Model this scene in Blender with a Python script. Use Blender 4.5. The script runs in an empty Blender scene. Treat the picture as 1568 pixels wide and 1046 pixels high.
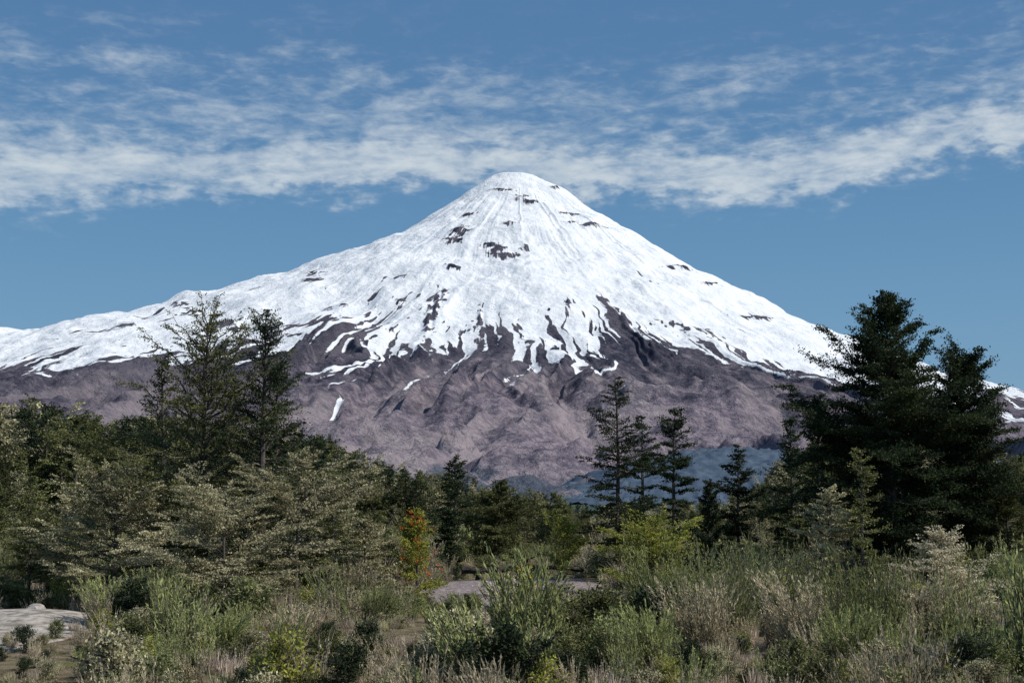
import bpy, bmesh, math, numpy as np
from mathutils import Vector
rng=np.random.default_rng(7)
R_=math.radians
# ---------------------------------------------------------------- camera
FPX=2178.0; PITCH=math.atan(247/2178.0); CH=4.0
def ray(px,py):
    a=(px-784)/FPX; b=(523-py)/FPX
    y=math.cos(PITCH)-b*math.sin(PITCH); z=math.sin(PITCH)+b*math.cos(PITCH)
    return a/y, z/y
def gx(px,d): return ray(px,770)[0]*d
scene=bpy.context.scene
cam=bpy.data.cameras.new("camera"); cam.lens=50; cam.sensor_width=36; cam.clip_start=0.5; cam.clip_end=200000
co=bpy.data.objects.new("camera",cam); scene.collection.objects.link(co)
co.location=(0,0,CH); co.rotation_euler=(math.pi/2+PITCH,0,0); scene.camera=co
scene.view_settings.view_transform='Standard'; scene.view_settings.look='None'; scene.view_settings.exposure=0
# ---------------------------------------------------------------- noise
TAB=np.random.default_rng(3).random((256,256))
def vn(x,y,s=0):
    x=np.asarray(x,float)+s*17.31; y=np.asarray(y,float)+s*41.77
    xi=np.floor(x).astype(int); yi=np.floor(y).astype(int); fx=x-xi; fy=y-yi
    fx=fx*fx*(3-2*fx); fy=fy*fy*(3-2*fy)
    a=TAB[xi%256,yi%256]; b=TAB[(xi+1)%256,yi%256]; c=TAB[xi%256,(yi+1)%256]; d=TAB[(xi+1)%256,(yi+1)%256]
    return (a*(1-fx)+b*fx)*(1-fy)+(c*(1-fx)+d*fx)*fy
def fbm(x,y,o=4,s=0):
    t=0;a=.5;n=0
    for i in range(o):
        t=t+a*vn(x*2**i,y*2**i,s+i); n+=a; a*=.5
    return t/n
def ridge(x,y,s=0): return 1-np.abs(2*vn(x,y,s)-1)
def sm(a,b,x):
    t=np.clip((x-a)/(b-a),0,1); return t*t*(3-2*t)
# ---------------------------------------------------------------- mesh utils
def mk_mesh(name,V,F,mi=None,attrs=None,mats=(),smooth=False):
    V=np.asarray(V,np.float32); F=np.asarray(F,np.int32); n=F.shape[1]
    me=bpy.data.meshes.new(name)
    me.vertices.add(len(V)); me.vertices.foreach_set("co",V.ravel())
    me.loops.add(F.size); me.loops.foreach_set("vertex_index",F.ravel())
    me.polygons.add(len(F)); me.polygons.foreach_set("loop_start",np.arange(0,F.size,n,dtype=np.int32))
    me.polygons.foreach_set("loop_total",np.full(len(F),n,np.int32))
    if mi is not None: me.polygons.foreach_set("material_index",np.asarray(mi,np.int32))
    me.polygons.foreach_set("use_smooth",np.full(len(F),smooth,bool))
    for m in mats: me.materials.append(m)
    me.update(calc_edges=True)
    for k,v in (attrs or {}).items():
        a=me.attributes.new(k,'FLOAT','POINT'); a.data.foreach_set("value",np.asarray(v,np.float32).ravel())
    return me
def obj(name,me,loc=(0,0,0),rot=0,coll=None,parent=None):
    o=bpy.data.objects.new(name,me); (coll or scene.collection).objects.link(o)
    o.location=loc; o.rotation_euler=(0,0,rot)
    if parent: o.parent=parent
    return o
def grid_faces(nu,nv,wrap=False):
    i=np.arange(nu-1 if not wrap else nu)[:,None]; j=np.arange(nv-1)[None,:]
    a=i*nv+j; b=((i+1)%nu)*nv+j
    return np.stack([a,b,b+1,a+1],-1).reshape(-1,4)
# ---------------------------------------------------------------- node utils
class NT:
    def __init__(s,nt): s.t=nt; s.n=nt.nodes; s.l=nt.links
    def new(s,ty,**k):
        n=s.n.new(ty)
        for a,b in k.items(): setattr(n,a,b)
        return n
    def put(s,sock,v):
        if isinstance(v,bpy.types.NodeSocket): s.l.new(v,sock)
        else: sock.default_value=v
    def math(s,op,a,b=0.0,c=0.0,clamp=False):
        n=s.new('ShaderNodeMath',operation=op,use_clamp=clamp)
        for i,v in enumerate((a,b,c)): s.put(n.inputs[i],v)
        return n.outputs[0]
    def mix(s,f,a,b,bt='MIX'):
        n=s.new('ShaderNodeMix',data_type='RGBA',blend_type=bt)
        s.put(n.inputs[0],f); s.put(n.inputs[6],a if not isinstance(a,tuple) else (*a,1)); s.put(n.inputs[7],b if not isinstance(b,tuple) else (*b,1))
        return n.outputs[2]
    def mr(s,v,a,b,c=0.,d=1.,smooth=True):
        n=s.new('ShaderNodeMapRange',interpolation_type='SMOOTHSTEP' if smooth else 'LINEAR')
        for i,x in enumerate((v,a,b,c,d)): s.put(n.inputs[i],x)
        return n.outputs[0]
    def noise(s,vec,scale,detail=4,rough=.55,dist=0.):
        n=s.new('ShaderNodeTexNoise'); s.put(n.inputs['Vector'],vec); n.inputs['Scale'].default_value=scale
        n.inputs['Detail'].default_value=detail; n.inputs['Roughness'].default_value=rough; n.inputs['Distortion'].default_value=dist
        return n.outputs[0]
    def comb(s,x,y,z=0.):
        n=s.new('ShaderNodeCombineXYZ')
        for i,v in enumerate((x,y,z)): s.put(n.inputs[i],v)
        return n.outputs[0]
def mat(name):
    m=bpy.data.materials.new(name); m.use_nodes=True; m.node_tree.nodes.clear(); t=NT(m.node_tree)
    t.out=t.new('ShaderNodeOutputMaterial'); return m,t
def leaf_mat(name,c1,c2,trans=.3,var=.35):
    m,t=mat(name)
    at=t.new('ShaderNodeAttribute',attribute_name='tint'); oi=t.new('ShaderNodeObjectInfo')
    c=t.mix(at.outputs['Fac'],c1,c2)
    v=t.mr(oi.outputs['Random'],0,1,1-var,1+var,False)
    c=t.mix(1.0,c,t.comb(v,v,v),'MULTIPLY')
    d=t.new('ShaderNodeBsdfDiffuse'); t.put(d.inputs[0],c)
    tr=t.new('ShaderNodeBsdfTranslucent'); t.put(tr.inputs[0],c)
    mx=t.new('ShaderNodeMixShader'); mx.inputs[0].default_value=trans
    t.l.new(d.outputs[0],mx.inputs[1]); t.l.new(tr.outputs[0],mx.inputs[2]); t.l.new(mx.outputs[0],t.out.inputs[0])
    return m
def diff_mat(name,c1,c2,scale=3,bump=0,rough=.9):
    m,t=mat(name); g=t.new('ShaderNodeNewGeometry')
    n=t.noise(g.outputs['Position'],scale,6)
    c=t.mix(t.mr(n,.35,.65),c1,c2)
    d=t.new('ShaderNodeBsdfPrincipled'); t.put(d.inputs['Base Color'],c); d.inputs['Roughness'].default_value=rough; d.inputs['Specular IOR Level'].default_value=.1
    if bump:
        b=t.new('ShaderNodeBump'); b.inputs['Strength'].default_value=.8; b.inputs['Distance'].default_value=bump; t.put(b.inputs['Height'],n); t.l.new(b.outputs[0],d.inputs['Normal'])
    t.l.new(d.outputs[0],t.out.inputs[0]); return m
# ---------------------------------------------------------------- world, sun
SAZ,SEL=R_(108),R_(47)
w=bpy.data.worlds.new("World"); scene.world=w; w.use_nodes=True; w.node_tree.nodes.clear(); t=NT(w.node_tree)
sky=t.new('ShaderNodeTexSky',sky_type='NISHITA'); sky.sun_disc=False; sky.sun_elevation=SEL; sky.sun_rotation=SAZ; sky.air_density=1; sky.dust_density=.6; sky.ozone_density=2
tc=t.new('ShaderNodeTexCoord'); sp=t.new('ShaderNodeSeparateXYZ'); t.l.new(tc.outputs['Generated'],sp.inputs[0])
X,Y,Z=sp.outputs
az=t.math('ARCTAN2',X,Y); el=t.math('ARCSINE',Z)
base=t.mix(t.mr(el,0.10,.35),(1.12,2.80,4.85),(.80,2.0,3.95))
hz=t.mr(el,0.24,-.02); base=t.mix(t.math('MULTIPLY',hz,.55),base,(2.3,3.9,5.3))
skyc=t.mix(.85,sky.outputs[0],base)
def curve(v,pts,lo,hi):
    n=t.new('ShaderNodeFloatCurve'); c=n.mapping.curves[0]
    pts=[((a-lo)/(hi-lo),b) for a,b in pts]
    while len(c.points)<len(pts): c.points.new(.5,.5)
    for p,(a,b) in zip(c.points,pts): p.location=(a,b)
    n.mapping.update(); t.put(n.inputs['Value'],t.mr(v,lo,hi,0,1,False)); return n.outputs[0]
def ang(px,py):
    a,b=ray(px,py); return math.atan(a), math.atan(b/math.sqrt(1+a*a))
low=[(0,345),(300,325),(430,312),(560,318),(650,305),(760,310),(900,322),(1100,325),(1250,312),(1400,290),(1568,250)]
top=[(0,40),(200,50),(400,75),(640,95),(900,110),(1100,90),(1300,65),(1568,40)]
lowc=curve(az,[ang(a,b) for a,b in low],-.4,.4); topc=curve(az,[ang(a,b) for a,b in top],-.4,.4)
tilt=t.math('ADD',el,t.math('MULTIPLY',az,-.06))
wv=t.comb(az,t.math('MULTIPLY',el,1.8),0.)
w1=t.noise(wv,8,2); w2=t.noise(wv,42,3,.6)
elw=t.math('ADD',el,t.math('ADD',t.math('MULTIPLY',t.math('SUBTRACT',w1,.5),.04),t.math('MULTIPLY',t.math('SUBTRACT',w2,.5),.05)))
s=t.math('DIVIDE',t.math('SUBTRACT',elw,lowc),t.math('SUBTRACT',topc,lowc))
env=curve(s,[(-.3,0),(-.1,.06),(.1,.42),(.25,.84),(.42,.62),(.56,.36),(.85,.32),(1.05,.20),(1.5,.07),(2.0,0)],-.3,2.0)
n1=t.noise(t.comb(az,t.math('MULTIPLY',tilt,4.2),0.),17,5,.6,.6)
n2=t.noise(t.comb(t.math('ADD',az,t.math('MULTIPLY',el,.9)),t.math('MULTIPLY',tilt,2.6),3.),80,4,.6,.4)
n3=t.noise(t.comb(az,t.math('MULTIPLY',tilt,1.9),7.),7,2)
n4=t.noise(t.comb(az,t.math('MULTIPLY',tilt,2.1),11.),40,3,.5,.4)
nn=t.math('ADD',t.math('ADD',t.math('MULTIPLY',n1,.56),t.math('MULTIPLY',n2,.32)),t.math('ADD',t.math('MULTIPLY',n3,.4),t.math('MULTIPLY',n4,.37)))
cl=t.math('ADD',t.math('MULTIPLY',t.math('SUBTRACT',nn,.825),2.1),env)
cm=t.math('MULTIPLY',t.mr(cl,.08,1.30),t.mr(env,.0,.40))
cm=t.math('MULTIPLY',cm,.9)
fin=t.mix(cm,skyc,(6.3,6.95,7.4))
bg=t.new('ShaderNodeBackground'); t.put(bg.inputs[0],fin); bg.inputs[1].default_value=.1
wo=t.new('ShaderNodeOutputWorld'); t.l.new(bg.outputs[0],wo.inputs[0])
sl=bpy.data.lights.new("sun",'SUN'); sl.energy=4.8; sl.angle=R_(.5); sl.color=(1,.955,.88)
so=bpy.data.objects.new("sun",sl); scene.collection.objects.link(so)
S=Vector((math.cos(SEL)*math.sin(SAZ),math.cos(SEL)*math.cos(SAZ),math.sin(SEL))); so.rotation_euler=S.to_track_quat('Z','Y').to_euler(); so.location=(50,-50,100)
# ---------------------------------------------------------------- volcano
D=11000.; SX=ray(790,266)[0]*D
leftp=[(790,265),(768,266),(750,275),(720,297),(680,325),(620,362),(575,381),(560,384),(500,408),(430,433),(400,437),(330,462),(290,466),(270,478),(180,500),(60,528),(-60,566),(-300,640)]
rightp=[(790,265),(808,267),(822,272),(870,300),(900,322),(960,362),(1040,410),(1100,445),(1180,487),(1250,518),(1320,552),(1420,590),(1568,640),(1750,700)]
def prof(pts,sg):
    r=[];z=[]
    for a,b in pts:
        tx,tz=ray(a,b); r.append(sg*(tx*D-SX)); z.append(CH+tz*D)
    r+= [9500]; z+=[-40]
    g=np.arange(0,9500,10.); v=np.interp(g,r,z); k=np.exp(-.5*(np.arange(-12,13)/2.2)**2); k/=k.sum()
    v=np.convolve(np.concatenate([v[12:0:-1],v,np.full(12,v[-1])]),k,'valid'); return g,v
PL=prof(leftp,-1); PR=prof(rightp,1)
fr=[0,160,500,1000,1500,2000,2500,3000,3500,4000,5000,6000,7500,9500]; fz=[PL[1][0]+4,PL[1][0]-30,2290,1985,1650,1330,1050,800,590,425,205,85,-15,-60]
g=np.arange(0,9500,10.); k=np.exp(-.5*(np.arange(-40,41)/14.)**2); k/=k.sum(); v=np.interp(g,fr,fz); vs=np.convolve(np.concatenate([v[40:0:-1],v,np.full(40,v[-1])]),k,'valid'); 
mixw=sm(100,500,g); PF=(g,v*(1-mixw)+vs*mixw)
def z0(x,y):
    dx=x-SX; dy=y-D; r=np.sqrt(dx*dx+dy*dy)+1e-6; ux=dx/r; uy=dy/r
    wl=np.where(ux<0,ux*ux,0); wr=np.where(ux>0,ux*ux,0); wf=uy*uy
    return wl*np.interp(r,*PL)+wr*np.interp(r,*PR)+wf*np.interp(r,*PF)
def hit(px,py):
    tx,tz=ray(px,py); y=np.arange(2500,11200,10.); zz=CH+tz*y; h=z0(tx*y,y); i=np.argmax(h>zz)
    if not (h>zz).any(): i=len(y)-21
    return tx*y[i],y[i],zz[i]
NTH=1600; 
th=np.concatenate([np.linspace(-math.pi*1.04,math.pi*.04,NTH),np.linspace(math.pi*.04,2*math.pi-math.pi*1.04,160)[1:-1]])
rr=np.concatenate([np.linspace(0.5,4600,380),np.linspace(4600,9500,120)[1:]])
TH,RR=np.meshgrid(th,rr,indexing='ij'); MX=SX+RR*np.cos(TH); MY=D+RR*np.sin(TH)
H0=z0(MX,MY)
ww=(fbm(MX/700,MY/700,4,5)-.5)
tw=TH+ww*.16+(fbm(MX/220,MY/220,3,6)-.5)*.03
THF=np.where(TH>math.pi*.04,0.0,TH)
line=[(-60,580),(0,578),(50,560),(85,548),(110,572),(140,566),(165,580),(200,560),(260,555),(300,546),(350,550),(430,540),(480,522),(520,502),(551,486),(562,545),(583,604),(605,572),(635,552),(660,576),(700,556),(730,530),(760,545),(800,568),(830,550),(860,535),(900,555),(915,590),(933,566),(938,472),(955,485),(985,524),(1040,542),(1090,548),(1140,560),(1200,562),(1250,584),(1320,592),(1420,618),(1568,672)]
lt=[];lz=[]
for a,b in line:
    x,y,z=hit(a,b); lt.append(math.atan2(y-D,x-SX)); lz.append(z)
o_=np.argsort(lt); lt=np.array(lt)[o_]; lz=np.array(lz)[o_]
ZL=np.interp(THF+ww*.012,lt,lz,left=lz[0],right=lz[-1])-15
below=sm(150,-350,H0-ZL)
r26=ridge(tw*24,RR/1700,2); r9=ridge(tw*9,RR/2600+3,1); r70=ridge(tw*62,RR/800,3)
gul=(r9-.5)*(40+130*below)*sm(900,3300,RR)+(r26-.5)*(8+105*below)*sm(100,900,RR)+(r70-.5)*(3+36*below)*sm(300,1500,RR)
lump=fbm(MX/300,MY/300,4,9)-.5
iso=lump*(105+90*sm(2800,5200,RR))*sm(0,500,RR)+(fbm(MX/80,MY/80,3,12)-.5)*(13+20*below)*sm(0,200,RR)
ice=(ridge(MX/95+fbm(MX/200,MY/200,2,3)*2,H0/38,14)-.5)*10*sm(700,1100,RR)*(1-below)*sm(2500,1700,RR)*np.exp(-((MX-SX-350)/700)**2)
H=H0+(gul+iso+ice)*(1-.5*sm(6500,9000,RR))
for px,py,rad,hh in [(1040,655,420,95),(700,660,380,80),(850,690,300,70),(1160,660,420,90),(620,640,350,80),(470,560,420,60),(950,620,300,70),(790,620,280,70),(560,600,260,60)]:
    x,y,z=hit(px,py); H+=hh*np.exp(-((MX-x)**2+(MY-y)**2)/rad**2)*(.4+1.2*fbm(MX/160,MY/160,3,31))
st=(fbm(tw*46,RR/1500,3,21)-.5)*2.5+(fbm(tw*120,RR/900,3,22)-.5)*2.2+(fbm(MX/120,MY/120,3,23)-.5)*.8
dz_=H0-ZL
wc=1+.45*np.exp(-((MX-SX+100)/900)**2)
SN=dz_/130.+st*1.85*wc-(r26-.5)*1.3*(1-sm(100,350,dz_))
rib=fbm(tw*75,RR/420,3,61)+.7*(fbm(MX/330,MY/330,3,62)-.5)+.35*(fbm(MX/60,MY/60,3,63)-.5)
ribt=.77+.22*sm(100,1200,dz_)
SN=np.minimum(SN,1.6); SN=np.minimum(SN,np.where(dz_>0,(ribt-rib)*9,9))
outs=[(703,354,40,16),(692,368,35,7),(750,373,34,7),(764,383,38,12),(775,391,42,10),(797,303,38,8),(814,308,40,9),(765,293,50,5),(905,348,60,7),(880,342,40,5),(610,428,45,6),(690,413,35,7),(480,422,45,7),(472,432,40,7),(292,482,60,8),(275,472,45,7),(185,508,60,8),(668,478,12,40),(655,500,12,40),(780,348,30,6),(806,378,22,9),(870,325,50,5),(1040,412,70,6),(1000,440,30,5),(520,470,60,5),(735,485,10,30),(870,470,10,12),(1090,440,60,5),(1160,485,70,6),(720,330,30,5),(850,290,35,4),(415,505,80,7),(430,518,70,8),(350,500,60,8),(1020,495,50,7),(1060,505,50,7),(680,455,10,26),(612,466,18,9)]
nb_=(fbm(MX/42,MY/42,3,40)-.5)*4.+(fbm(tw*200,RR/160,2,44)-.5)*2.2
for px,py,sx,szz in outs:
    x,y,z=hit(px,py); dx=(MX-x)/(sx*1.15); dz=(H0-z)/(szz*2.4); dy=(MY-y)/max(sx*2,szz*5)
    q=np.sqrt(dx*dx+dz*dz+dy*dy*.3)+nb_
    SN=np.where((np.abs(dx)<3)&(np.abs(dz)<3)&(np.abs(dy)<3),np.minimum(SN,(q-1.0)*.7),SN)
    H+=16*np.exp(-(dx*dx+dz*dz+dy*dy))
stk=np.clip(.5+(fbm(tw*40,RR/900,3,71)-.5)*2.4+(fbm(MX/300,MY/300,4,72)-.5)*1.8-(r26-.5)*.35,0,1)
VV=np.stack([MX,MY,H],-1).reshape(-1,3); FF=grid_faces(len(th),len(rr),True)[:, ::-1]
m,t=mat("snow_and_volcanic_rock")
g_=t.new('ShaderNodeNewGeometry'); P=g_.outputs['Position']; sa=t.new('ShaderNodeAttribute',attribute_name='snow'); ska=t.new('ShaderNodeAttribute',attribute_name='streak')
spz=t.new('ShaderNodeSeparateXYZ'); t.l.new(P,spz.inputs[0])
nf=t.noise(P,.035,6,.65); nf2=t.noise(P,.008,5,.6); nf3=t.noise(P,.02,7,.7)
sv=t.math('ADD',sa.outputs['Fac'],t.math('MULTIPLY',t.math('SUBTRACT',nf,.5),1.7))
sm_=t.mr(sv,-.06,.12)
snowc=t.mix(t.mr(nf2,.32,.68),(.61,.64,.68),(.74,.755,.77))
hgt=spz.outputs[2]
rk=t.mix(t.mr(nf3,.38,.66),(.036,.038,.060),(.086,.084,.112))  # distant haze put into rock and slope-forest tones, lifted purple-blue
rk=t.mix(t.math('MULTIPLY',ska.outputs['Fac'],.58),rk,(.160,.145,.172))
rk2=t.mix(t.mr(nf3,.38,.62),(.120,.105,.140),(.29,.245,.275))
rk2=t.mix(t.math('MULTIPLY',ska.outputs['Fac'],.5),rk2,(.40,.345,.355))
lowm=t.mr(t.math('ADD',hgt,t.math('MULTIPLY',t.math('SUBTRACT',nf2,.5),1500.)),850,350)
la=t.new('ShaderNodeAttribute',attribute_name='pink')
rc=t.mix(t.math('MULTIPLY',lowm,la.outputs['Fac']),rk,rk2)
veg=t.mr(t.math('ADD',hgt,t.math('MULTIPLY',t.math('SUBTRACT',t.noise(P,.004,6,.7),.5),600.)),110,50)
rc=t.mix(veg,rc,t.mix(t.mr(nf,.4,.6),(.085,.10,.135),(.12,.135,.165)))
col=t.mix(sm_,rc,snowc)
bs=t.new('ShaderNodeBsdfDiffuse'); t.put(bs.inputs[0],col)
bp=t.new('ShaderNodeBump'); bp.inputs['Strength'].default_value=1.; bp.inputs['Distance'].default_value=1.
hh=t.math('MULTIPLY',nf,t.mr(sm_,0,1,38,13,False)); hh=t.math('ADD',hh,t.math('MULTIPLY',sm_,4.)); t.put(bp.inputs['Height'],hh); t.l.new(bp.outputs[0],bs.inputs['Normal'])
t.l.new(bs.outputs[0],t.out.inputs[0])
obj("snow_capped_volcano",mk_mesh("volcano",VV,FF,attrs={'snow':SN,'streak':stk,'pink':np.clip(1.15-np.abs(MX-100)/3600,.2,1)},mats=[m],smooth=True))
xs=np.linspace(-9000,-3200,200); ys=np.linspace(12200,15500,50); GX,GY=np.meshgrid(xs,ys,indexing='ij')
tx0,tz0=ray(-10,509); tx1=tx0*13500; pk=tz0*13500+CH
HH=pk*np.exp(-((GX-tx1)/1100)**2)*.15+pk*.87*np.exp(-((GX-tx1)/3600)**2); HH=HH*(1-((GY-13500)/2300)**2)+(fbm(GX/500,GY/500,5,3)-.5)*90
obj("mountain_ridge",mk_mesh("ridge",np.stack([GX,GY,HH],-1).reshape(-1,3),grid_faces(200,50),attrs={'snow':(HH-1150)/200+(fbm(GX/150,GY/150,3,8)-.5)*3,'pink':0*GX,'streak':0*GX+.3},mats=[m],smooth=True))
# ---------------------------------------------------------------- foothill
xs=np.linspace(-2600,2600,800); ys=np.linspace(3300,4500,130); GX,GY=np.meshgrid(xs,ys,indexing='ij')
fp=[(-200,700),(300,715),(520,735),(640,742),(740,752),(800,742),(860,738),(920,715),(1000,702),(1060,692),(1120,684),(1200,690),(1300,694),(1700,700),(1900,710)]
fxx=[ray(a,b)[0]*3900 for a,b in fp]; fzz=[ray(a,b)[1]*3900+CH for a,b in fp]
rg=np.interp(GX,fxx,fzz)-12
cr=np.clip(1-((GY-3950)/620)**2,0,1)
HH=rg*cr-3+(fbm(GX/150,GY/150,4,2)-.5)*60*cr+np.maximum(0,vn(GX/14,GY/14,4)-.3)*12+np.maximum(0,vn(GX/6.6,GY/9.5,6)-.4)*8
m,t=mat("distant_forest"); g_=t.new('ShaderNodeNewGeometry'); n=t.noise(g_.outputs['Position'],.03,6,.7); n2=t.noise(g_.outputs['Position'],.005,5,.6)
c=t.mix(t.mr(n,.35,.65),(.052,.076,.112),(.080,.108,.145)); c=t.mix(t.mr(n2,.48,.66,0,.7),c,(.046,.064,.098));  # blue-grey tones carry aerial haze in the forest colour
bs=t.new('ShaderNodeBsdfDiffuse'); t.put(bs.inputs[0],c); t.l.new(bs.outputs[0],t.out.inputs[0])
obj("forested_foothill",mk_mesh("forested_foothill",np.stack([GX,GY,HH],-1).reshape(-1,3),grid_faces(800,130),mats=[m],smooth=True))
# ---------------------------------------------------------------- ground
def gz(x,y):
    x=np.asarray(x,float); y=np.asarray(y,float); f=np.exp(-(np.hypot(x,y-40)/160)**2)
    return ((fbm(x/9.,y/9.,3,50)-.5)*.9)*f+.55*np.exp(-((x+15.5)/4.2)**2-((y-45)/6.)**2)+.3*np.exp(-((x-.2)/5)**2-((y-64)/7.)**2)
u=np.linspace(-1,1,361); xs=np.sinh(u*8.2)/np.sinh(8.2)*60000; v=np.linspace(-.55,1,421); ys=np.sinh(v*8.2)/np.sinh(8.2)*60000+45
GX,GY=np.meshgrid(xs,ys,indexing='ij')
m,t=mat("scrubland_soil"); g_=t.new('ShaderNodeNewGeometry'); P=g_.outputs['Position']; n=t.noise(P,1.6,8,.7); n2=t.noise(P,.25,4); n3=t.noise(P,14,5,.7)
c=t.mix(t.mr(n,.35,.65),(.07,.065,.035),(.22,.17,.12)); c=t.mix(t.mr(n2,.45,.65),c,(.10,.11,.04)); c=t.mix(t.mr(n3,.5,.75,0,.6),c,(.32,.27,.21))
ln=t.new('ShaderNodeVectorMath',operation='LENGTH'); t.l.new(P,ln.inputs[0]); c=t.mix(t.mr(ln.outputs['Value'],120,700),c,t.mix(t.mr(t.noise(P,.02,5,.7),.35,.65),(.03,.05,.045),(.06,.09,.08)))  # far forest cover, with haze put into its green-blue colour
bs=t.new('ShaderNodeBsdfDiffuse'); t.put(bs.inputs[0],c); b=t.new('ShaderNodeBump'); b.inputs['Distance'].default_value=.06; t.put(b.inputs['Height'],n3); t.l.new(b.outputs[0],bs.inputs['Normal']); t.l.new(bs.outputs[0],t.out.inputs[0])
obj("ground",mk_mesh("ground",np.stack([GX,GY,gz(GX,GY)],-1).reshape(-1,3),grid_faces(361,421),mats=[m],smooth=True))
def patch(name,cx,cy,ax,ay,m,seed):
    n=90; a=np.linspace(0,2*math.pi,n,endpoint=False); q=np.linspace(0,1,24)
    A,Q=np.meshgrid(a,q,indexing='ij'); e=.75+.5*fbm(np.cos(A)*1.8+seed,np.sin(A)*1.8,3,seed)
    x=cx+np.cos(A)*Q*ax*e; y=cy+np.sin(A)*Q*ay*e
    z=gz(x,y)+.09*(1-Q**6)-.03+fbm(x*2,y*2,3,4)*.05*(1-Q)
    return obj(name,mk_mesh(name,np.stack([x,y,z],-1).reshape(-1,3),grid_faces(n,24,True),mats=[m],smooth=True))
grav=diff_mat("grey_gravel",(.12,.095,.095),(.31,.26,.25),5,.10)
sand=diff_mat("pale_sand",(.17,.15,.125),(.42,.375,.33),2.4,.12)
patch("gravel_path",.2,63,4.6,10,grav,1); patch("sand_clearing",-15.6,42.5,3.9,9.5,sand,2)
# ---------------------------------------------------------------- vegetation
class MB:
    def __init__(s): s.V=[];s.F=[];s.M=[];s.T=[];s.n=0
    def add(s,V,F,m,T):
        s.V.append(V); s.F.append(F+s.n); s.M.append(np.full(len(F),m)); s.T.append(T); s.n+=len(V)
    def leaves(s,P,l,w,m=1,tint=None,dirs=None,spread=1.,up=0.,rng=rng):
        N=len(P)
        if N==0: return
        t=rng.normal(size=(N,3))*spread
        if dirs is not None: t=t+dirs
        t/=np.linalg.norm(t,axis=1,keepdims=True)+1e-9
        nn=rng.normal(size=(N,3)); nn[:,2]+=up; b=np.cross(nn,t); b/=np.linalg.norm(b,axis=1,keepdims=True)+1e-9
        l=np.asarray(l)*rng.uniform(.6,1.3,N); w=np.asarray(w)*rng.uniform(.6,1.3,N)
        V=np.stack([P-t*l[:,None]/2,P+b*w[:,None]/2,P+t*l[:,None]/2,P-b*w[:,None]/2],1).reshape(-1,3)
        F=np.arange(N*4).reshape(N,4)
        if tint is None: tint=rng.random(N)
        s.add(V,F,m,np.repeat(tint,4))
    def tube(s,pts,rad,m=0,k=5):
        pts=np.asarray(pts,float); n=len(pts); d=np.gradient(pts,axis=0); d/=np.linalg.norm(d,axis=1,keepdims=True)+1e-9
        ref=np.array([0.,0,1]) if abs(d[0,2])<.8 else np.array([1.,0,0])
        a=np.cross(d,ref); a/=np.linalg.norm(a,axis=1,keepdims=True); b=np.cross(d,a)
        q=np.arange(k)*2*math.pi/k; rad=np.asarray(rad)
        V=pts[:,None]+rad[:,None,None]*(np.cos(q)[None,:,None]*a[:,None]+np.sin(q)[None,:,None]*b[:,None]); V=V.reshape(-1,3)
        i=np.arange(n-1)[:,None]*k; j=np.arange(k)[None]; F=np.stack([i+j,i+(j+1)%k,i+k+(j+1)%k,i+k+j],-1).reshape(-1,4)
        s.add(V,F,m,np.full(len(V),.5))
    def mesh(s,name,mats): return mk_mesh(name,np.concatenate(s.V),np.concatenate(s.F),np.concatenate(s.M),{'tint':np.concatenate(s.T)},mats)
bark=diff_mat("bark",(.05,.042,.036),(.13,.115,.10),6); 
twig=diff_mat("dry_twig",(.16,.13,.10),(.33,.28,.23),6)
dark=leaf_mat("dark_beech_foliage",(.014,.026,.020),(.075,.094,.038),.2,.25)
mid=leaf_mat("beech_foliage",(.040,.052,.022),(.30,.30,.12),.3,.4)
olive=leaf_mat("sunlit_beech_foliage",(.085,.085,.035),(.82,.75,.48),.3,.3)  # olive leaves, with pale sun glints put into the lighter tint
green=leaf_mat("broom_foliage",(.065,.09,.032),(.50,.52,.22),.35,.4)
drygr=leaf_mat("dry_broom_foliage",(.12,.10,.06),(.66,.57,.38),.3,.35)
yell=leaf_mat("yellow_green_foliage",(.15,.18,.03),(.62,.60,.14),.4,.2)
straw=leaf_mat("dry_grass",(.24,.18,.14),(.82,.69,.56),.25,.35)
pale=leaf_mat("pale_dry_foliage",(.26,.22,.14),(.82,.74,.52),.3,.1)
red=leaf_mat("red_flowers",(.5,.04,.015),(.8,.12,.03),.3,.1); yfl=leaf_mat("yellow_flowers",(.7,.5,.02),(.85,.68,.05),.2,.1)
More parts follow.
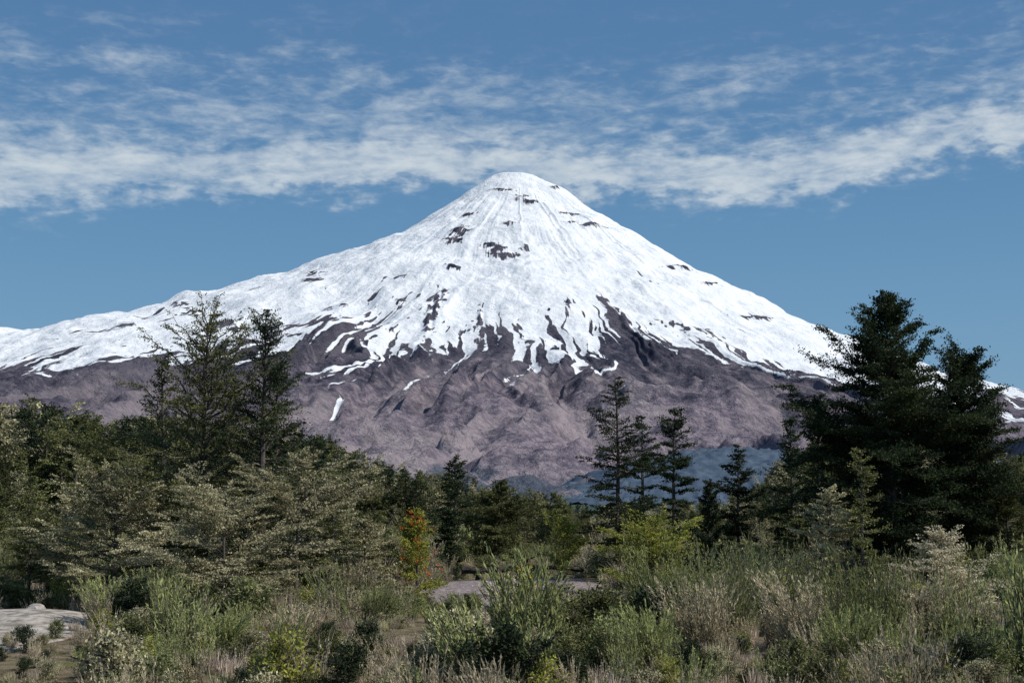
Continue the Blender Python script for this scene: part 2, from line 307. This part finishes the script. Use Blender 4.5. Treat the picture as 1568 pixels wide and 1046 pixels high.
def tree(seed,H,R,prof,nb=60,cb=.12,lean=0.,leaf=.09,dens=55,sub=8,flat=.3,e_lo=-5,e_hi=45,r0=None,skip=.12,mats=(bark,dark),sig=.10,wobble=.02,tc=1.4,sl=.36,lv=(.4,1.15)):
    rg=np.random.default_rng(seed); B=MB(); r0=r0 or H*.014
    tt=np.linspace(0,1,14); tp=np.stack([lean*tt**1.5*H+np.cumsum(rg.normal(0,wobble*H/6,14))*tt,np.cumsum(rg.normal(0,wobble*H/6,14))*tt,tt*H-.15],1)
    B.tube(tp,r0*(1-tt)**.8+.012,0,7)
    S0=[];SD=[];SL=[];ST=[];SB=[]
    for i in range(nb):
        if rg.random()<skip: continue
        u=(i+rg.random())/nb; tz=cb+(1-cb)*u*.985; p=np.array([np.interp(tz,tt,tp[:,k]) for k in range(3)])
        a=i*2.4+rg.normal(0,.5); L=R*prof(u)*rg.uniform(*lv)+.12; bd=rg.uniform(.35,1.55)
        e=R_(e_lo+(e_hi-e_lo)*u**1.3+rg.normal(0,11)); d=np.array([math.cos(a)*math.cos(e),math.sin(a)*math.cos(e),math.sin(e)])
        cv=rg.uniform(-.22,.18); ss=np.linspace(0,1,6)
        pts=p+d*L*ss[:,None]; pts[:,2]+=cv*L*ss**2; pts[1:-1]+=rg.normal(0,.03*L,(4,3))
        B.tube(pts,(r0*.32*min(1,L/R+.2))*(1-ss)**.9+.006,0,4)
        ns=max(3,int(sub*(L/R+.35))); bt=rg.random()
        for s_ in np.linspace(.18,1,ns):
            for sg in (-1,1):
                if rg.random()<.12: continue
                q=np.array([np.interp(s_,ss,pts[:,k]) for k in range(3)]); aa=a+sg*rg.uniform(.5,1.15)*(1.0-.5*(s_>.95))
                ee=e*.5+rg.normal(0,.18); SD.append([math.cos(aa)*math.cos(ee),math.sin(aa)*math.cos(ee),math.sin(ee)])
                S0.append(q); SL.append(L*sl*(1.15-.7*s_)*rg.uniform(.5,1.2)+.12); ST.append(.55*bt+.45*rg.random()); SB.append(bd)
    S0=np.array(S0);SD=np.array(SD);SL=np.array(SL);ST=np.array(ST);SB=np.array(SB)
    B.leaves(S0+SD*SL[:,None]/2,SL/1.0,.022,0,dirs=SD*20,rng=rg)
    cnt=np.maximum(2,(dens*SL*SB).astype(int)); idx=np.repeat(np.arange(len(SL)),cnt); q=rg.random(len(idx))**.8
    P=S0[idx]+SD[idx]*(SL[idx]*q)[:,None]; J=rg.normal(0,1,(len(idx),3))*sig*(.5+.5*SL[idx])[:,None]; J[:,2]*=flat*1.6; P=P+J
    B.leaves(P,leaf,leaf*.6,1,tint=np.clip(.6*ST[idx]+.4*rg.random(len(idx)),0,1)**tc,dirs=SD[idx]*.8,up=1.0,rng=rg)
    return B,mats
def cone(p=.9): return lambda u:(1-u)**p+.04
def oval(u): return math.sqrt(max(0,1-(2*u*.92-.75)**2*.75))*(1 if u<.6 else (1-u)*2.2+.12)
def irregular(seed,p=.55):
    k=np.random.default_rng(seed).uniform(.35,1.2,13)
    return lambda u:((1-u)**p*.95+.10)*float(np.interp(u*12,range(13),k))
def wt(name,B_m,px,d,rot=0.):
    B,ms=B_m; x=gx(px,d); return obj(name,B.mesh(name,list(ms)),(x,d,float(gz(x,d))),rot)
def Hh(py,d): return ray(784,py)[1]*d+CH
def Wd(p,d): return p/FPX*d
# left group : beech with feathery crown
d=54
def airy(u): return (1.0 if u<.35 else max(.10,1.0-(u-.35)*1.2))
wt("beech_tree",tree(11,Hh(492,d),Wd(205,d),airy,nb=145,cb=.08,leaf=.09,dens=46,sub=9,skip=.12,e_lo=8,e_hi=58,mats=(bark,mid),sig=.10,lv=(.3,1.2),lean=.01,sl=.32,flat=.2),305,d)
wt("beech_tree",tree(12,Hh(474,d-1),Wd(110,d),irregular(3,.5),nb=125,cb=.12,leaf=.09,dens=52,sub=8,e_lo=10,e_hi=62,sig=.10,lv=(.3,1.3),skip=.12,flat=.2),402,d-1,1.)
wt("beech_shrub",tree(13,Hh(700,50),Wd(140,50),oval,nb=62,cb=.02,leaf=.085,dens=95,sub=9,e_lo=8,e_hi=50,mats=(bark,olive),lv=(.5,1.3),flat=.12,sig=.09,tc=1.1),455,50)
wt("beech_shrub",tree(14,Hh(715,52),Wd(125,52),oval,nb=60,cb=.02,leaf=.085,dens=90,sub=9,e_lo=5,e_hi=50,mats=(bark,olive),lv=(.5,1.3),flat=.12,sig=.09,tc=1.2),180,52)
wt("beech_shrub",tree(15,Hh(750,47),Wd(125,47),oval,nb=56,cb=.02,leaf=.08,dens=95,sub=9,e_lo=8,e_hi=50,mats=(bark,olive),lv=(.5,1.3),flat=.12,sig=.09,tc=1.0),345,47)
wt("beech_tree",tree(16,Hh(565,58),Wd(95,58),irregular(6),nb=100,cb=.05,leaf=.10,dens=52,mats=(bark,dark),sig=.13,e_hi=60,flat=.2),420,58)
wt("beech_tree",tree(17,Hh(550,60),Wd(85,60),irregular(7),nb=90,cb=.05,leaf=.10,dens=48,mats=(bark,dark),sig=.13,e_hi=60,flat=.2),250,60)
wt("beech_tree",tree(18,Hh(570,62),Wd(95,62),irregular(9),nb=95,cb=.05,leaf=.10,dens=48,mats=(bark,dark),sig=.13,e_hi=60,flat=.2),345,62)
# right big dark
d=64
wt("beech_tree",tree(21,Hh(455,d),Wd(140,d),lambda u:((.55+u*1.2 if u<.45 else max(.05,1.09-(u-.45)*1.75)) if u<.8 else .32*(1-u)/.2+.12)*(1+.2*math.sin(u*31)),nb=200,cb=.08,leaf=.12,dens=95,sub=9,skip=.02,e_hi=55,mats=(bark,dark),sig=.15),1368,d)
wt("beech_tree",tree(22,Hh(548,d+2),Wd(110,d),lambda u:(.6+u if u<.4 else max(.2,1.-(u-.4)*1.1))*(1+.25*math.sin(u*23)),nb=140,cb=.1,leaf=.12,dens=85,sub=8,skip=.04,mats=(bark,dark),sig=.15,e_hi=60),1478,d+2)
wt("beech_tree",tree(23,Hh(600,78),Wd(66,78),irregular(5),nb=90,cb=.05,leaf=.12,dens=70,e_hi=65,sig=.15,flat=.2),1255,78)
wt("beech_tree",tree(24,Hh(635,80),Wd(56,80),irregular(8),nb=80,cb=.05,leaf=.12,dens=70,e_hi=65,sig=.15,flat=.2),1213,80)
wt("beech_tree",tree(25,Hh(678,82),Wd(54,82),irregular(9),nb=60,cb=.12,leaf=.12,dens=65,sig=.14,flat=.2),1130,82)
wt("beech_tree",tree(26,Hh(622,74),Wd(54,74),irregular(10),nb=56,cb=.2,leaf=.115,dens=80,skip=.2,sig=.14,lv=(.3,1.3),flat=.2),1032,74)
wt("beech_tree",tree(27,Hh(582,68),Wd(82,68),irregular(14),nb=85,cb=.1,leaf=.10,dens=56,skip=.22,e_hi=35,sig=.12,lv=(.3,1.3),flat=.2),945,68)
wt("beech_tree",tree(28,Hh(640,70),Wd(46,70),irregular(16),nb=50,cb=.25,leaf=.11,dens=65,skip=.25,sig=.13,flat=.2),985,70)
wt("beech_tree",tree(29,Hh(698,95),Wd(62,95),irregular(18),nb=80,cb=.1,leaf=.13,dens=58,sig=.15,flat=.2),697,95)
wt("beech_tree",tree(30,Hh(733,88),Wd(48,88),oval,nb=80,cb=.08,leaf=.13,dens=58,mats=(bark,mid),sig=.15),765,88)
wt("beech_tree",tree(31,Hh(752,100),Wd(30,100),oval,nb=55,cb=.2,leaf=.13,dens=55,mats=(bark,mid),sig=.15),850,100)
wt("conifer_tree",tree(32,Hh(770,80),Wd(32,80),cone(.8),nb=80,cb=.04,leaf=.11,dens=80,e_lo=-10,e_hi=30),688,80)
wt("conifer_tree",tree(33,Hh(735,70),Wd(38,70),cone(.7),nb=60,cb=.06,leaf=.11,dens=70,e_lo=20,e_hi=60,skip=.2),1085,70)
# mid ground individual shrubs
wt("beech_shrub",tree(41,Hh(790,60),Wd(80,60),oval,nb=60,cb=.02,leaf=.09,dens=50,e_lo=25,e_hi=60,mats=(bark,yell)),1000,60)
wt("beech_shrub",tree(42,Hh(750,60),Wd(65,60),irregular(20),nb=70,cb=.04,leaf=.09,dens=60,mats=(bark,olive),flat=.15),1270,60)
wt("beech_shrub",tree(43,Hh(805,44),Wd(92,44),cone(.6),nb=60,cb=.06,leaf=.07,dens=70,mats=(twig,pale),e_lo=10,lv=(.5,1.2),tc=.8,flat=.12),1440,43)
wt("beech_shrub",tree(45,Hh(885,38),Wd(60,38),cone(.6),nb=45,cb=.06,leaf=.06,dens=50,mats=(twig,pale),e_lo=20,tc=.8,flat=.15),770,36)
wt("beech_shrub",tree(44,Hh(700,66),Wd(65,66),irregular(22),nb=80,cb=.04,leaf=.10,dens=55,mats=(bark,mid)),1540,66)
wt("beech_shrub",tree(46,Hh(790,58),Wd(60,58),oval,nb=55,cb=.04,leaf=.09,dens=70,mats=(bark,olive),flat=.15),560,58)
wt("beech_shrub",tree(47,Hh(770,54),Wd(60,50),oval,nb=60,cb=.04,leaf=.09,dens=55,mats=(bark,mid),flat=.15),50,54)
wt("beech_shrub",tree(48,Hh(690,60),Wd(45,60),irregular(24),nb=60,cb=.04,leaf=.09,dens=50,mats=(bark,mid)),1318,59)
wt("beech_shrub",tree(49,Hh(730,62),Wd(55,62),irregular(26),nb=60,cb=.04,leaf=.09,dens=55,mats=(bark,mid),flat=.2),510,62)
# flowering shrubs
B,_=tree(51,Hh(782,56),Wd(44,56),oval,nb=45,cb=.05,leaf=.09,dens=55,e_lo=30,e_hi=70)
r_=np.random.default_rng(5); n=70; hh_=r_.random(n)**.8; c=np.stack([r_.normal(0,.48,n)*(1.1-hh_*.6),r_.normal(-.1,.45,n),.9+hh_*(Hh(782,56)-1.0)],1)
B.leaves(np.repeat(c,8,0)+r_.normal(0,.045,(n*8,3)),.06,.045,2,rng=r_)
wt("red_flowering_shrub",(B,(bark,yell,red)),640,56)
B,_=tree(52,1.6,.5,oval,nb=36,cb=.05,leaf=.07,dens=45,e_lo=50,e_hi=80)
n=34; c=np.stack([r_.normal(0,.25,n),r_.normal(-.1,.25,n),r_.uniform(.7,1.75,n)],1); B.leaves(np.repeat(c,12,0)+r_.normal(0,.045,(n*12,3)),.07,.05,2,rng=r_)
wt("yellow_flowering_shrub",(B,(bark,green,yfl)),806,48)
wt("sapling_tree",tree(53,Hh(800,68),Wd(38,68),oval,nb=36,cb=.15,leaf=.09,dens=36,e_lo=40,e_hi=70,mats=(bark,yell)),862,68)
# --- prototypes (instanced)
def protocol(name,items):
    c=bpy.data.collections.new(name)
    for i,(nm,B,ms) in enumerate(items):
        o=bpy.data.objects.new("%02d_%s"%(i,nm),B.mesh(nm,list(ms))); c.objects.link(o)
    return c
def broom(seed,h,ns,ms,spread=.35,per=34,l=.10,w=.02,fl=0):
    rg=np.random.default_rng(seed); B=MB(); P=[];Dd=[];T=[]
    wa=rg.random()*6.28
    for i in range(ns):
        a=rg.random()*6.283; r=rg.random()**.5*.22*h; sp=rg.uniform(.1,1)*spread; L=h*rg.uniform(.45,1.08); s=np.linspace(0,1,5)
        p0=np.array([math.cos(a)*r,math.sin(a)*r,-.05]); pts=p0+np.stack([(math.cos(a)*sp+.12*math.cos(wa))*L*s**1.4,(math.sin(a)*sp+.12*math.sin(wa))*L*s**1.4,L*s*(1-.15*sp*s)],1)
        pts[1:]+=rg.normal(0,.02*h,(4,3)); B.tube(pts,.009*(1-s)+.003,0,3)
        q=rg.uniform(.2,1,per); pp=np.stack([np.interp(q,s,pts[:,k]) for k in range(3)],1)+rg.normal(0,.035*h,(per,3))*(1.15-q)[:,None]
        P.append(pp); dd=(pts[-1]-pts[1]); Dd.append(np.tile(dd/np.linalg.norm(dd),(per,1))); tb=rg.random(); T.append(.35*tb+.35*rg.random(per)+.3*q)
    P=np.concatenate(P);Dd=np.concatenate(Dd);T=np.concatenate(T)
    B.leaves(P,l,w,1,tint=T,dirs=Dd*1.0,spread=.38,rng=rg)
    return B,ms
def grass(seed,h,nbl,ms):
    rg=np.random.default_rng(seed); B=MB(); a=rg.random(nbl)*6.283; r=rg.random(nbl)**.6*.28
    d=np.stack([np.cos(a)*.45*rg.random(nbl),np.sin(a)*.45*rg.random(nbl),np.ones(nbl)],1); L=h*rg.uniform(.4,1.1,nbl)
    P=np.stack([np.cos(a)*r,np.sin(a)*r,0*a],1)+d*L[:,None]/2; B.leaves(P,L,.02,1,dirs=d*9,rng=rg); B.tube([[0,0,-.05],[0,0,.1]],[.01,.01]); return B,ms
def bush(seed,h,ms,dens=40,leaf=.065): return tree(seed,h,h*.5,oval,nb=36,cb=.02,leaf=leaf,dens=dens,sub=6,e_lo=25,e_hi=70,r0=.02,mats=ms)
its=[]
def addp(nm,bm): its.append((nm,bm[0],bm[1]))
addp("broom",broom(1,1.3,50,(bark,green))); addp("broom",broom(2,1.1,45,(bark,green),.5)); addp("broom",broom(3,1.3,45,(twig,drygr),.4))
addp("grass",grass(4,.6,220,(twig,straw))); addp("grass",grass(5,.5,200,(twig,straw))); addp("grass",grass(6,.5,200,(twig,olive)))
addp("bush",bush(7,1.0,(bark,olive))); addp("bush",bush(8,1.1,(bark,mid))); addp("bush",bush(9,.8,(twig,yell),30))
addp("twigs",broom(10,1.0,26,(twig,pale),.6,16,.06,.02)); addp("bush",bush(11,.9,(bark,green))); addp("bush",bush(12,1.1,(bark,dark),50))
CS=protocol("scrub_plants",its)
its=[]
for i,(mm,pf) in enumerate([(dark,irregular(31)),(dark,oval),(dark,irregular(33)),(mid,oval),(mid,irregular(35)),(mid,oval),(olive,oval),(olive,irregular(38))]):
    addp("beech",tree(60+i,6,[1.7,2.0,1.6,2.1,1.9,2.3,2.1,1.8][i],pf,nb=50,cb=.08,leaf=.14,dens=38,sub=6,mats=(bark,mm),sig=.12,e_lo=5,e_hi=60,lv=(.35,1.3),flat=.2,tc=1.7))
CT=protocol("forest_trees",its)
def scatter(name,P,rot,scl,idx,coll):
    me=bpy.data.meshes.new(name); me.vertices.add(len(P)); me.vertices.foreach_set("co",np.asarray(P,np.float32).ravel())
    a=me.attributes.new("rot",'FLOAT_VECTOR','POINT'); a.data.foreach_set("vector",np.asarray(rot,np.float32).ravel())
    a=me.attributes.new("scl",'FLOAT_VECTOR','POINT'); a.data.foreach_set("vector",np.asarray(scl,np.float32).ravel())
    a=me.attributes.new("idx",'INT','POINT'); a.data.foreach_set("value",np.asarray(idx,np.int32))
    o=obj(name,me); ng=bpy.data.node_groups.new(name,'GeometryNodeTree')
    ng.interface.new_socket("Geometry",in_out='INPUT',socket_type='NodeSocketGeometry'); ng.interface.new_socket("Geometry",in_out='OUTPUT',socket_type='NodeSocketGeometry')
    N=ng.nodes; gi=N.new('NodeGroupInput'); go=N.new('NodeGroupOutput'); ip=N.new('GeometryNodeInstanceOnPoints'); ci=N.new('GeometryNodeCollectionInfo')
    ci.inputs['Collection'].default_value=coll; ci.inputs['Separate Children'].default_value=True; ci.inputs['Reset Children'].default_value=True
    ip.inputs['Pick Instance'].default_value=True
    def na(n,ty):
        x=N.new('GeometryNodeInputNamedAttribute'); x.data_type=ty; x.inputs[0].default_value=n; return x.outputs[0]
    L=ng.links; L.new(gi.outputs[0],ip.inputs['Points']); L.new(ci.outputs[0],ip.inputs['Instance']); L.new(na("idx",'INT'),ip.inputs['Instance Index'])
    L.new(na("rot",'FLOAT_VECTOR'),ip.inputs['Rotation']); L.new(na("scl",'FLOAT_VECTOR'),ip.inputs['Scale']); L.new(ip.outputs[0],go.inputs[0])
    md=o.modifiers.new("scatter",'NODES'); md.node_group=ng; return o
# scrub
N=9000; d=np.sqrt(rng.uniform(22**2,92**2,N)); x=rng.uniform(-.47,.47,N)*d; y=d
cl=fbm(x/4.5,y/4.5,3,70)
keep=~((np.abs(x-.2)<4.0)&(y>53)&(y<74))&~(((x+15.6)/3.2)**2+((y-42.5)/8.5)**2<1)
rr_=rng.random(N)
gsel=np.array([0,1,10,7,8,3]); ssel=np.array([3,4,9,5,3,2]); osel=np.array([6,2,5,11,6,9])
idx=np.where(cl+rng.normal(0,.10,N)>.58,gsel[rng.integers(0,6,N)],np.where(rr_<.6,ssel[rng.integers(0,6,N)],osel[rng.integers(0,6,N)]))
sc=rng.uniform(.45,1.0,N)*(.25+1.2*cl)*np.where(rng.random(N)<.10,1.7,1); big=(d>62)&(np.abs(x)>3); sc=np.where(big,sc*1.5,sc)
sc=np.where((np.abs(x)<3.6)&(y>38)&(y<=53),sc*.6,sc); sc=np.where((x<-.29*y)&(y<46)&(y>24),sc*.55,sc)
x,y,idx,sc=x[keep],y[keep],idx[keep],sc[keep]; n=len(x)
scatter("scrub_vegetation",np.stack([x,y,gz(x,y)],1),np.stack([rng.normal(0,.13,n),rng.normal(0,.13,n),rng.random(n)*6.28],1),np.stack([sc,sc,sc*rng.uniform(.85,1.25,n)],1),idx,CS)
# forest
yt=[(-900,600),(0,620),(100,630),(200,642),(300,648),(450,662),(520,680),(580,710),(640,722),(700,733),(800,752),(880,772),(950,770),(1050,770),(1120,765),(1180,720),(1250,680),(1350,650),(1568,690),(2500,670)]
N=1600; d=np.sqrt(rng.uniform(72**2,180**2,N)); px=rng.uniform(-400,1970,N); x=(px-784)/2193*d
zt=np.array([Hh(np.interp(p,*zip(*yt)),dd) for p,dd in zip(px,d)])
Ht=zt*rng.uniform(.5,1.08,N)*np.where(d<100,.62,1.)
Ht=np.maximum(Ht,1.5)
keep=~((np.abs(x)<4.5)&(d<84)); 
side=(px<560)|(px>1180)
idx=np.where(side,np.where(rng.random(N)<.68,rng.integers(0,4,N),rng.integers(4,8,N)),np.where(rng.random(N)<.25,rng.integers(0,3,N),rng.integers(3,8,N)))
idx=np.where((d<95)&(rng.random(N)<.6),rng.integers(4,8,N),idx)
x,d,Ht,idx=x[keep],d[keep],Ht[keep],idx[keep]; n=len(x); sc=Ht/6; sh=np.maximum(sc,.4)*rng.uniform(.7,1.1,n)
scatter("forest",np.stack([x,d,gz(x,d)-.05],1),np.stack([rng.normal(0,.03,n),rng.normal(0,.03,n),rng.random(n)*6.28],1),np.stack([sh,sh,sc],1),idx,CT)
def bigbroom(name,seed,px,d,h,ms,spread=.4,ns=140): 
    B,m_=broom(seed,h,ns,ms,spread,52,.13,.026); wt(name,(B,m_),px,d,seed)
for i,(px,d,h,sp_,mt) in enumerate([(1010,42,2.9,.45,green),(1100,40,2.9,.5,green),(1070,36,2.1,.5,drygr),(1175,44,3.2,.45,green),(1330,36,3.0,.35,green),(1230,37,2.4,.5,drygr),(1390,42,2.5,.45,drygr),(900,44,1.5,.5,drygr),(1510,38,1.7,.5,drygr),(240,44,1.8,.5,green),(170,42,1.5,.5,green),(450,38,1.3,.5,drygr),(340,36,1.3,.5,green),(1560,52,2.8,.4,green),(30,62,2.9,.4,green),(540,50,1.8,.5,drygr),(990,34,1.5,.5,green),(700,37,1.2,.5,green),(1290,33,1.6,.5,green)]):
    bigbroom("broom_shrub",100+i,px,d,h,(bark,mt),sp_)
# fallen log and stones
B=MB(); xx=np.linspace(-2.5,3.6,16); r_=np.random.default_rng(9)
B.tube(np.stack([xx,72+xx*.12,.72+.07*np.sin(xx*1.3)+r_.normal(0,.03,16)],1),.15+.03*np.sin(xx*2)-.01*xx,0,9)
for k in (-1.8,.2,2.4): B.tube([[k,72.2,-.1],[k+.1,72.1,.35],[k+.05,72,.75]],[.13,.12,.1],0,7)
B.tube([[.5,72,.75],[.8,71.7,1.2],[1.3,71.5,1.4]],[.07,.05,.02],0,5)
obj("fallen_log",B.mesh("fallen_log",[diff_mat("dark_wet_bark",(.02,.018,.016),(.07,.06,.052),6)]))
stone=diff_mat("pale_stone",(.20,.185,.17),(.42,.39,.36),5,.04)
for px,d,s_ in [(855,39,.34),(880,40,.26),(520,44,.22),(60,45,.3),(748,62,.3)]:
    bm=bmesh.new(); bmesh.ops.create_icosphere(bm,subdivisions=3,radius=s_)
    for v in bm.verts:
        f=.75+.55*float(fbm(v.co.x*2/s_+px,v.co.y*2/s_+v.co.z*1.7/s_,3,1)); v.co*=f; v.co.z*=.6
    me=bpy.data.meshes.new("rock"); bm.to_mesh(me); bm.free(); me.materials.append(stone); x=gx(px,d); obj("rock",me,(x,d,float(gz(x,d))+.05))
